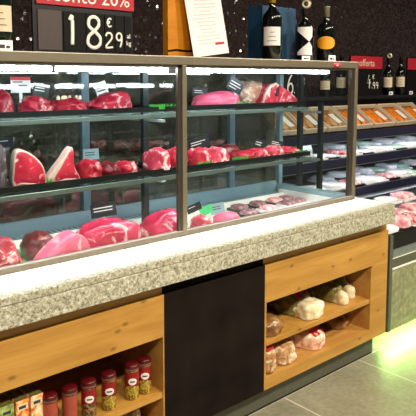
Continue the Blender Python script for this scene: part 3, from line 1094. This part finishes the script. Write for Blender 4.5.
for i in range(13):
    zz = .25 - i * .0155
    ww = r.uniform(.03, .075)
    box(bm, -ww + r.uniform(-.01, .01), ww, -.0018, -.0012, zz, zz + .004, mat=rm)
obj('print', bm, M['ink_pink'], pp)
bm = BM()
for k in range(20):
    a = 2 * PI * k / 20
    box(bm, .018 * math.cos(a) - .002, .018 * math.cos(a) + .002, -.0018, -.0012, .285 + .018 * math.sin(a) - .002, .285 + .018 * math.sin(a) + .002, mat=rm)
obj('emblem', bm, M['ink_pink'], pp)
obj('stamp', bx(.03, .085, -.002, -.0012, .055, .066, mat=rm), M['signred'], pp)


def tag_card(label, px, py, w, h, Y, z, mat='card_white', ink='ink'):
    t = thing('price_tag', label, 'price tag', (xat(px, Y, py), Y, z), R(-18), 'white price tags on the case top')
    obj('card', bx(-w / 2, w / 2, -.001, .001, 0, h), M[mat], t)
    bm = BM()
    box(bm, -w * .3, w * .05, -.0017, -.0012, h * .25, h * .6)
    box(bm, w * .12, w * .34, -.0017, -.0012, h * .25, h * .5)
    obj('print', bm, M[ink], t)
    return t


tag_card('white price tag at the foot of the cream-label bottle', 4, 45, .055, .035, 1.985, ZC)
tag_card('white price tag at the foot of the hourglass-label bottle', 306, 57, .046, .022, 1.975, ZC)
tag_card('white price tag at the foot of the orange-label bottle', 332, 55, .042, .030, 1.975, ZC)
px_ = at(337, 65.2, Y=CF - .001)
lp = smoothloop([(-.026, 0), (-.018, .010), (.018, .010), (.026, 0), (.018, -.010), (-.018, -.010)], 4)
o = obj('sticker', slab(BM(), lp, -.004, 0, .001), M['red'], case, True, (px_.x, CF - .0005, px_.z - ZG))
o['label'] = 'small red oval sticker with a white mark on the top rail'
bm = BM()
box(bm, -.008, .008, -.0046, -.0041, -.002, .002)
box(bm, -.002, .002, -.0046, -.0041, -.007, .006)
obj('emblem', bm, M['chalk'], o)

# ------------------------------------------------------------------ wall refrigerator
LIPY = 1.825
FX0, FX1 = xat(388.6, LIPY, 280), 7.2
fr = thing('wall_refrigerator', 'open multi-shelf wall refrigerator standing right of the counter', 'refrigerator', (FX0, LIPY, 0))
FW_ = FX1 - FX0
CAPX = xat(391.6, LIPY, 280)


def zat(py, Y, px=400):
    return at(px, py, Y=Y).z


Z1, Z2, Z3, Z4 = zat(266, LIPY), zat(256, LIPY), zat(247.5, LIPY), zat(232.5, LIPY)


def fbox(name, m, x0, x1, y0, y1, z0, z1, bev=0, parent=None):
    return obj(name, bx(x0 - FX0, x1 - FX0, y0 - LIPY, y1 - LIPY, z0, z1, bev), M[m], parent or fr)


fbox('front_panel', 'granite_green', CAPX, FX1, LIPY, LIPY + .02, .09, Z1 - .008)
fbox('panel_trim', 'white', CAPX, FX1, LIPY - .004, LIPY + .02, Z1 - .008, Z1 + .004, .002)
fbox('bumper', 'plinth', CAPX, FX1, LIPY - .002, LIPY + .02, Z1 + .004, Z2 - .004)
fbox('bumper_trim', 'white', CAPX, FX1, LIPY - .004, LIPY + .02, Z2 - .004, Z2 + .004, .002)
fbox('lip_rail', 'steel', CAPX, FX1, LIPY - .006, LIPY + .02, Z2 + .004, Z3, .003)
fbox('front_lip', 'fridge', CAPX, FX1, LIPY, LIPY + .022, Z3, Z4, .003)
fbox('end_cap', 'plinth', FX0, CAPX, LIPY - .004, LIPY + .03, .09, Z4, .002)
fbox('end_side', 'fridge', FX0, FX0 + .02, LIPY + .03, 3.44, .10, Z4 - .01)
DECK = Z4 - .075
fbox('lower_deck', 'fridge', FX0 + .02, FX1, LIPY + .022, 3.40, DECK - .02, DECK)
fbox('kick_board', 'gasket', FX0 + .02, FX1, LIPY + .14, LIPY + .16, 0, .10)
fbox('base_underside', 'white', FX0 + .02, FX1, LIPY + .02, 3.40, .10, .11)
tb = tube(BM(), [(.03, .036, .086), (FW_ - .1, .036, .086)], .008, 8)
obj('floor_light_tube', tb, M['tube_green'], fr)
fbox('back_panel', 'fridge', FX0 + .02, FX1, 3.40, 3.44, .11, 1.34)
led = fbox('top_ledge', 'black', FX0, FX1, 2.98, 3.48, 1.34, 1.365, .002)
fbox('ledge_front', 'black', FX0, FX1, 3.13, 3.145, 1.16, 1.34)
SHF = 2.80
for zz, nm in ((1.10, 'top'), (.905, 'mid'), (.655, 'low')):
    sh = fbox('shelf', 'fridge', FX0 + .01, FX1, SHF, 3.40, zz - .014, zz)
    fbox('price_rail', 'fascia', FX0 + .01, FX1, SHF - .014, SHF, zz - .066, zz + .004, .003, sh)
    fbox('rail_edge', 'steel', FX0 + .01, FX1, SHF - .017, SHF - .0145, zz - .066, zz - .061, 0, sh)
    tb = tube(BM(), [(.1, SHF + .05 - LIPY, zz - .028), (FW_ - .1, SHF + .05 - LIPY, zz - .028)], .008, 8)
    obj('light_tube', tb, M['tube_fridge'], sh)
EPY = FX0 / (xat(321, 1.0))
fbox('end_post', 'upright', FX0 - .0, FX0 + .02, EPY, EPY + .03, Z4 - .01, 1.36)
fbox('end_post', 'upright', FX0 - .0, FX0 + .02, 3.40, 3.44, Z4 - .01, 1.34)
fbox('end_glass', 'end_glass', FX0 + .006, FX0 + .010, EPY + .03, 3.40, Z4 - .01, 1.34)

# tilted cream trays on the top shelf
TY = 2.83
px_list = [296, 319, 343, 365, 388, 408]
edges = [276, 302, 326, 349, 372, 394, 413, 430]
for i in range(7):
    xa, xb_ = xat(edges[i], TY, 128), xat(edges[i + 1], TY, 128)
    wv = xb_ - xa - .022
    t = thing('deli_tray', '%s cream tray of breaded orange meat from the left, top refrigerator shelf' % ORD[i], 'tray', ((xa + xb_) / 2, TY, 1.1125), 0, 'cream trays on the top refrigerator shelf')
    t.rotation_euler = (R(36), 0, 0)
    D = .25
    bm = BM()
    obj('tray_floor', bx(-wv / 2 + .012, wv / 2 - .012, .012, D - .012, .008, .011), M['tray_inner'], t)
    box(bm, -wv / 2, wv / 2, 0, D, 0, .008)
    box(bm, -wv / 2, wv / 2, 0, .012, .008, .040)
    box(bm, -wv / 2, wv / 2, D - .012, D, .008, .040)
    box(bm, -wv / 2, -wv / 2 + .012, .012, D - .012, .008, .040)
    box(bm, wv / 2 - .012, wv / 2, .012, D - .012, .008, .040)
    obj('tray_shell', bm, M['cream_tray'], t)
    for q in range(3):
        bm = lump((wv * .31, D * .70, .026), 120 + i * 4 + q, rough=.1, sub=3)
        obj('breaded_cutlet', shift(bm, ((q - 1) * wv * .27, D * .46, .0115)), M['sausage'] if i > 2 else M['bag_bread'], t, True)
    m = Matrix.Translation((wv * .16, D * .40, .040)) @ Matrix.Rotation(R(8), 4, 'Z')
    obj('label', bx(-.03, .03, -.055, .055, 0, .0012, mat=m), M['card_white'], t)


# flat packs on lower shelves
def pack(label, x, y, z, w, d, h, mat, seed, group, rz=0, sticker=True):
    t = thing('meat_pack', label, 'packaged meat', (x, y, z + .0008), rz, group)
    bm = BM()
    box(bm, -w / 2, w / 2, -d / 2, d / 2, 0, h * .45, .004)
    obj('tray', bm, M['film' if seed % 3 else 'tray_black'], t)
    bm = lump((w * .96, d * .94, h * .75), seed, rough=.12, pw=3.2, sub=3)
    obj('contents', shift(bm, (0, 0, h * .40)), M[mat], t, True)
    if sticker:
        obj('sticker', bx(-w * .22, w * .12, -d * .2, d * .2, h * 1.13, h * 1.145), M['card_white'], t)
    return t


def shelfrow(z, Y, edges, mats, name, seed, hs, d=.2):
    for i in range(len(edges) - 1):
        xa, xb_ = xat(edges[i], Y, 150), xat(edges[i + 1], Y, 150)
        pack('%s pack from the left, %s' % (ORD[i], name), (xa + xb_) / 2, Y + d / 2, z, xb_ - xa - .02, d, hs[i % len(hs)], mats[i % len(mats)], seed + i, 'packs, ' + name, rnd.uniform(-.06, .06))


shelfrow(.9055, 2.82, [322, 330, 341, 352, 364, 375, 386, 397, 408, 418, 428], ['film', 'film', 'packmeat', 'film', 'film', 'film', 'film', 'mint', 'film', 'film'], 'front of second refrigerator shelf', 200, [.03, .025, .04])
shelfrow(.9055, 3.05, [336, 350, 362, 374, 386, 398, 409, 420], ['film', 'film', 'mint', 'film', 'film', 'film', 'film'], 'back of second refrigerator shelf', 220, [.05, .035])
shelfrow(.6555, 2.82, [320, 332, 344, 355, 367, 379, 391, 402, 413, 424], ['film', 'film', 'film', 'pork', 'film', 'film', 'pork', 'film', 'mint'], 'front of third refrigerator shelf', 240, [.035, .045, .03])
shelfrow(.6555, 3.05, [326, 340, 354, 366, 378, 390, 402, 414, 426], ['film', 'film', 'film', 'film', 'mint', 'film', 'mint', 'film'], 'back of third refrigerator shelf', 260, [.045, .06])
shelfrow(DECK + .0005, 1.925, [384, 394, 406, 418, 430], ['pork', 'film', 'pork', 'packmeat'], 'front row behind the refrigerator lip', 280, [.08, .06, .09], d=.15)
shelfrow(DECK + .0005, 2.17, [387, 401, 415, 429], ['film', 'pork', 'pork', 'film'], 'second row behind the refrigerator lip', 300, [.06, .045], d=.14)
shelfrow(DECK + .0005, 2.46, [389, 405, 421], ['film', 'pork', 'film', 'film', 'film', 'pork', 'film'], 'back row on the refrigerator deck', 340, [.04, .05], d=.16)
bm = lump((.18, .13, .14), 340, rough=.1, pw=3)
finish(obj('paper_bag', bm, M['film'], None, True, (xat(301, 2.93), 2.93, .9062)), 'white crumpled paper pack at the left end of second refrigerator shelf', 'bag')

# on the refrigerator ledge
ZL = 1.3655
YL = 3.02


def ledge_sign(label, px0, px1, z, h, Y, glyphs, header=None, cat='price sign'):
    xa, xb_ = xat(px0, Y, 75), xat(px1, Y, 75)
    wv = xb_ - xa
    t = thing('offer_sign', label, cat, (xa, Y, ZL), 0)
    obj('board', bx(0, wv, 0, .012, 0, h, .001), M['chalk_black'], t)
    obj('foot', bx(0, wv, .012, .07, 0, .006), M['black'], t)
    if header:
        hd = obj('header', bx(.004, wv - .004, -.003, 0, h * .67, h - .008), M['signred'], t)
        obj('header_lettering', shift(text_bm(header, h * .25), (wv * .5, -.0038, h * .73)), M['label_cream'], hd)
    bm = BM()
    for (ch, fx, fz, w_, h_, r_) in glyphs:
        chalk(bm, ch, fx * wv, fz * h, w_ * wv, h_ * h, 0, r_)
    if glyphs:
        obj('digits', flatten(bm, -.0014), M['chalk'], t, True)
    return t


ledge_sign('black offer sign with red offerta header and 4,99 on the refrigerator ledge', 350, 382, 0, .335, YL,
           [('4', .50, .18, .16, .33, .0075), (',', .66, .20, .1, .1, .004), ('9', .70, .17, .09, .16, .0045), ('9', .80, .17, .09, .16, .0045), ('e', .68, .42, .08, .1, .003)], 'offerta')
ledge_sign('second red-headed offer sign at the right end of the refrigerator ledge', 407, 436, 0, .335, YL, [('6', .4, .2, .2, .3, .007)], 'offerta')
ledge_sign('black chalk sign reading 6,9 on the ledge, seen through the case glass', 278, 308, 0, .20, YL,
           [('6', .28, .15, .24, .7, .0075), (',', .52, .2, .1, .2, .004), ('9', .62, .2, .15, .38, .0045), ('e', .8, .5, .12, .2, .003)])
bottle('dark bottle with cream label and round neck disc on the refrigerator ledge', xat(388, YL + .03, 80), YL + .03, ZL, .335, .044, 'foil_dark', lcol='label_cream', disc=True, group='wine bottles on the ledge')
bottle('dark bottle with cream label and dark red capsule on the refrigerator ledge', xat(400.5, YL + .03, 80), YL + .03, ZL, .345, .044, 'foil_dark', lcol='label_cream', group='wine bottles on the ledge')
bottle('dark bottle with cream label seen through the case glass, left of its neighbour', xat(325, YL + .12, 90), YL + .12, ZL, .27, .046, 'foil_dark', lcol='label_cream', group='wine bottles on the ledge')
bottle('dark bottle with cream label seen through the case glass beside the corner post', xat(341, YL + .12, 80), YL + .12, ZL, .33, .046, 'foil_dark', lcol='label_cream', group='wine bottles on the ledge')
for i, (px, py) in enumerate(((391, 94), (411, 96))):
    t = thing('price_tag', ['white price tag under the two cream-label bottles on the refrigerator ledge', 'white price tag under the right offer sign on the refrigerator ledge'][i], 'price tag', (xat(px, 2.985, py), 2.985, ZL))
    obj('card', bx(-.03, .03, 0, .002, 0, .03), M['card_white'], t)
    obj('print', bx(-.018, .01, -.0006, -.0001, .01, .018), M['ink'], t)

# ------------------------------------------------------------------ jars and boxes on the left shelf
ZS = SH_L + .0005


def jar(label, px, pytop, pybot, Y, kind):
    c = at(px, pybot, Y=Y)
    t = thing('spice_jar', label, 'jar', (c.x, Y, ZS), 0, 'spice jars on the pine shelf')
    r, h = .0255, .135
    a = CAMANG(c.x, Y)
    body = {'spice': 'spice', 'dark': 'spice_dark', 'pink': 'jar_pink'}[kind]
    obj('contents', lathe(BM(), [(r * .9, 0), (r, .004), (r, .108), (r * .97, .112)], 26), M[body], t, True)
    lid = obj('lid', lathe(BM(), [(r + .0008, .112), (r + .0012, .114), (r + .0012, .131), (r * .95, h)], 26), M['jar_lid'], t, True)
    bm = BM()
    for q in range(2):
        lathe(bm, [(r + .0016, .1155 + q * .003), (r + .0016, .117 + q * .003)], 26)
    obj('lid_ring', bm, M['foil_silver'], lid)
    if kind == 'pink':
        obj('label', strip_on_cyl(BM(), r + .0004, a, 1.5, lambda u: .006, lambda u: .108, 16), M['jar_pink'], t)
        obj('barcode', strip_on_cyl(BM(), r + .0012, a + .35, .42, lambda u: .012, lambda u: .034, 6), M['card_white'], t)
        bm = BM()
        for q in range(5):
            strip_on_cyl(bm, r + .002, a + .12 + .11 * q, .022, lambda u: .015, lambda u: .031, 2, .0002)
        obj('bars', bm, M['ink'], t)
    else:
        f = lambda u: math.sqrt(max(0, 1 - u * u))
        obj('label', strip_on_cyl(BM(), r + .0004, a, 1.7, lambda u: .052 + .006 * math.cos(u * 3), lambda u: .110, 16), M['jar_red'], t)
        obj('label_oval', strip_on_cyl(BM(), r + .0012, a + .1, .62, lambda u: .074 - .013 * f(u), lambda u: .074 + .013 * f(u), 14), M['label_white'], t)
        obj('label_print', strip_on_cyl(BM(), r + .002, a + .1, .34, lambda u: .0715, lambda u: .0765, 5, .0003), M['ink'], t)
    return t


jar('red-lidded jar with pale back label beside the printed boxes', 50, 385, 417, 1.825, 'pink')
jar('red-lidded jar with a white barcode on its pale red label', 70, 377, 411, 1.825, 'pink')
jar('dark spice jar with bluish oval label, third jar from the boxes', 89, 370, 405, 1.825, 'dark')
jar('yellow-brown spice jar fourth from the printed boxes', 109, 363, 396, 1.825, 'spice')
jar('yellow spice jar second from the right end of the pine shelf', 132, 356, 388, 1.83, 'spice')
jar('rightmost spice jar, standing next to the black panel', 144.5, 349, 380, 1.835, 'spice')


def carton(label, px0, px1, mat, Y=1.822):
    xa, xb_ = xat(px0, Y, 405), xat(px1, Y, 405)
    w = xb_ - xa - .004
    t = thing('food_box', label, 'box', ((xa + xb_) / 2, Y, ZS), 0, 'printed boxes on the pine shelf')
    obj('carton', bx(-w / 2, w / 2, 0, .11, 0, .148, .0015), M[mat], t)
    obj('label_band', bx(-w / 2 + .004, w / 2 - .004, -.001, -.0001, .115, .135), M['label_cream' if mat != 'box_green' else 'box_green'], t)
    bm = shift(text_bm('Arrosto' if False else 'ooo', .012), (0, -.0016, .121))
    bm.free()
    bm = BM()
    box(bm, -w * .3, w * .25, -.0018, -.0011, .120, .130)
    obj('title_print', bm, M['ink'], t)
    obj('flap', bx(-w / 2 + .001, w / 2 - .001, .001, .109, .148, .1492), M['bag_green'], t)
    return t


carton('green printed box at the left end of the pine shelf', -1, 14.5, 'box_green')
carton('orange printed box in the middle of the three boxes', 15.5, 29.5, 'box_orange')
carton('cream printed box next to the spice jars', 30.5, 44, 'box_cream')


# ------------------------------------------------------------------ bread bags
def bread_bag(label, x, y, z, w, L, h, mat, tailmat, seed, rz=0, lab=None, group='bread bags in the right pine cabinet', tail=True, big=False):
    t = thing('bread_bag', label, 'bread bag', (x, y, z + .0006), rz, group)

    def sh(p):
        k = 1 + .08 * math.sin(p.y * 4 + seed)
        return Vector((p.x * k, p.y, p.z * (1 + .1 * math.cos(p.y * 3 + seed))))
    bm = lump((w, L, h), seed, rough=.10, freq=2.6, pw=3.6, flat=.5, shape=sh)
    obj('bag', bm, M[mat], t, True)
    if tail:
        bm = lump((w * (.85 if big else .6), .13 if big else .08, h * (.75 if big else .6)), seed + 1, rough=.16, freq=2.2, pw=3.2, sub=4)
        obj('bag_end', shift(bm, (0, -L / 2 - .005, .0)), M[tailmat], t, True)
        bm = tube(BM(), [(w * .2 * math.cos(a), -L / 2 + .006, h * .3 + h * .22 * math.sin(a)) for a in [2 * PI * i / 12 for i in range(13)]], .0025, 6)
        obj('tie', bm, M['m_rim'], t)
    if lab:
        m = Matrix.Translation((0, -L * .33, h * .93)) @ Matrix.Rotation(R(26), 4, 'X')
        obj('label', bx(-w * .28, w * .28, -.022, .022, .004, .0075, mat=m), M[lab], t)
    return t


ZU, ZLW = SH_R + .0, .1845
YF = YW + .03


def bb(px, z, *a, **k):
    yf = k.pop('yf', YF)
    L = a[2]
    w = a[1]
    X = max(XP1 + .024 + w / 2, min(xat(px, yf, 320), 2.706 - w / 2))
    return bread_bag(a[0], X, yf + L / 2, z, a[1], L, *a[3:], **k)


bb(277, ZU, 'brown bread bag on the upper level touching the black panel', .14, .22, .07, 'bag_brown', 'bag_white', 400, tail=False, yf=YF - .015)
bb(306, ZU, 'dark bread bag with large white folded end, middle of upper level', .17, .24, .10, 'bag_green', 'bag_white', 410, yf=YF + .055, lab='red', rz=R(3), big=True)
bb(339, ZU, 'dark green bread bag with white twisted end, right of upper level', .10, .24, .10, 'bag_green', 'bag_white', 420, yf=YF + .05, rz=0)
bb(355, ZU, 'green bag with crumpled white end against the cabinet side', .095, .26, .10, 'bag_green', 'bag_white', 430, yf=YF + .08)
bb(271, ZLW, 'clear bread bag with red label on the lower level by the black panel', .085, .20, .12, 'bag_clear', 'bag_clear', 440, lab='red', tail=False, yf=YF - .02)
bb(292, ZLW, 'shiny crinkled clear bread bag second on the lower level', .125, .24, .095, 'bag_clear', 'bag_clear', 450, tail=False, yf=YF - .015)
bb(321, ZLW, 'clear bag of pinkish rolls with red and white label, lower level', .14, .22, .075, 'bag_pink', 'bag_clear', 460, lab='red', tail=False, rz=R(8), yf=YF - .005)
bb(352, ZLW, 'flat brownish bread bag at the right of the lower level', .14, .24, .06, 'bag_brown', 'bag_brown', 470, tail=False, rz=R(0), yf=YF + .07)
bb(303, ZLW, 'dull dark bread bag lying behind the pinkish rolls', .12, .13, .10, 'bag_green', 'bag_green', 480, tail=False, yf=YF + .235)
# left cabinet, bottom level
for i, (px, mt) in enumerate(((105, 'bag_brown'), (134, 'bag_clear'), (72, 'bag_green'))):
    bread_bag(['tan bread bag in the middle under the spice jar shelf', 'pale bread bag at the right under the spice jar shelf', 'dark bread bag at the left under the spice jar shelf'][i],
              xat(px, 1.84, 415), 1.96, .1605, .112, .22, .105, mt, mt, 500 + i * 7, 0, None, 'bread bags under the spice jars', False)

# ------------------------------------------------------------------ ceiling lamps
LAMPS = [(-.4, -.75), (1.2, -.75), (2.8, -.75), (4.6, .2)]
for i, (x, y) in enumerate(LAMPS):
    t = thing('ceiling_lamp', '%s square lamp along the ceiling row before the counter' % ORD[i], 'ceiling lamp', (x, y, 3.3), 0, 'ceiling lamps')
    obj('housing', bx(-.2, .2, -.2, .2, -.05, 0), M['white'], t)
    obj('diffuser', bx(-.17, .17, -.17, .17, -.058, -.0505), M['lamp'], t)
    l = bpy.data.lights.new('lamp_light', 'AREA')
    l.shape = 'SQUARE'
    l.size = .34
    l.energy = 105
    l.color = (1, .88, .69)
    lo = bpy.data.objects.new('lamp_light', l)
    COL.objects.link(lo)
    lo.location = (x, y, 3.235)

t = thing('added_linear_lamp', 'added slim ceiling lamp, out of view, brightening the granite top below', 'ceiling lamp', (1.1, 1.905, 3.3))
obj('housing', bx(-1.62, 1.62, -.05, .05, -.08, 0), M['white'], t)  # unseen lamp, added only to whiten the granite top
l = bpy.data.lights.new('added_linear_lamp_light', 'AREA')
l.shape = 'RECTANGLE'
l.size, l.size_y = 3.5, .05
l.energy = 18
l.spread = R(8)
l.color = (.97, .98, 1)
lo = bpy.data.objects.new('added_linear_lamp_light', l)
COL.objects.link(lo)
lo.location = (1.1, 1.905, 3.215)

# lit refrigerator across the aisle: seen only as bright streaks mirrored in the case glass
op = thing('aisle_refrigerator', 'lit refrigerator across the aisle whose lamps show as white streaks mirrored in the case glass', 'refrigerator', (2.4, -2.6, 0))
obj('body', bx(0, 3.4, -.35, -.3, 0, 1.9), M['fridge'], op)
obj('base', bx(0, 3.4, -.3, .1, 0, .35), M['fridge'], op)
obj('canopy', bx(0, 3.4, -.3, -.01, 1.46, 1.9), M['fridge'], op)
for zz in (.7, 1.05):
    obj('shelf', bx(0, 3.4, -.3, -.02, zz, zz + .02), M['fascia'], op)
for a, b in ((2.70, 2.98), (3.44, 3.80), (3.95, 4.25), (4.42, 4.85), (4.95, 5.4)):
    obj('lamp', bx(a - 2.4, b - 2.4, -.03, -.01, 1.395, 1.445), M['streak_lamp'], op)

wd = bpy.data.worlds.new('world')
S.world = wd
wd.use_nodes = True
bg = wd.node_tree.nodes['Background']
bg.inputs[0].default_value = (1, .93, .84, 1)
bg.inputs[1].default_value = .09
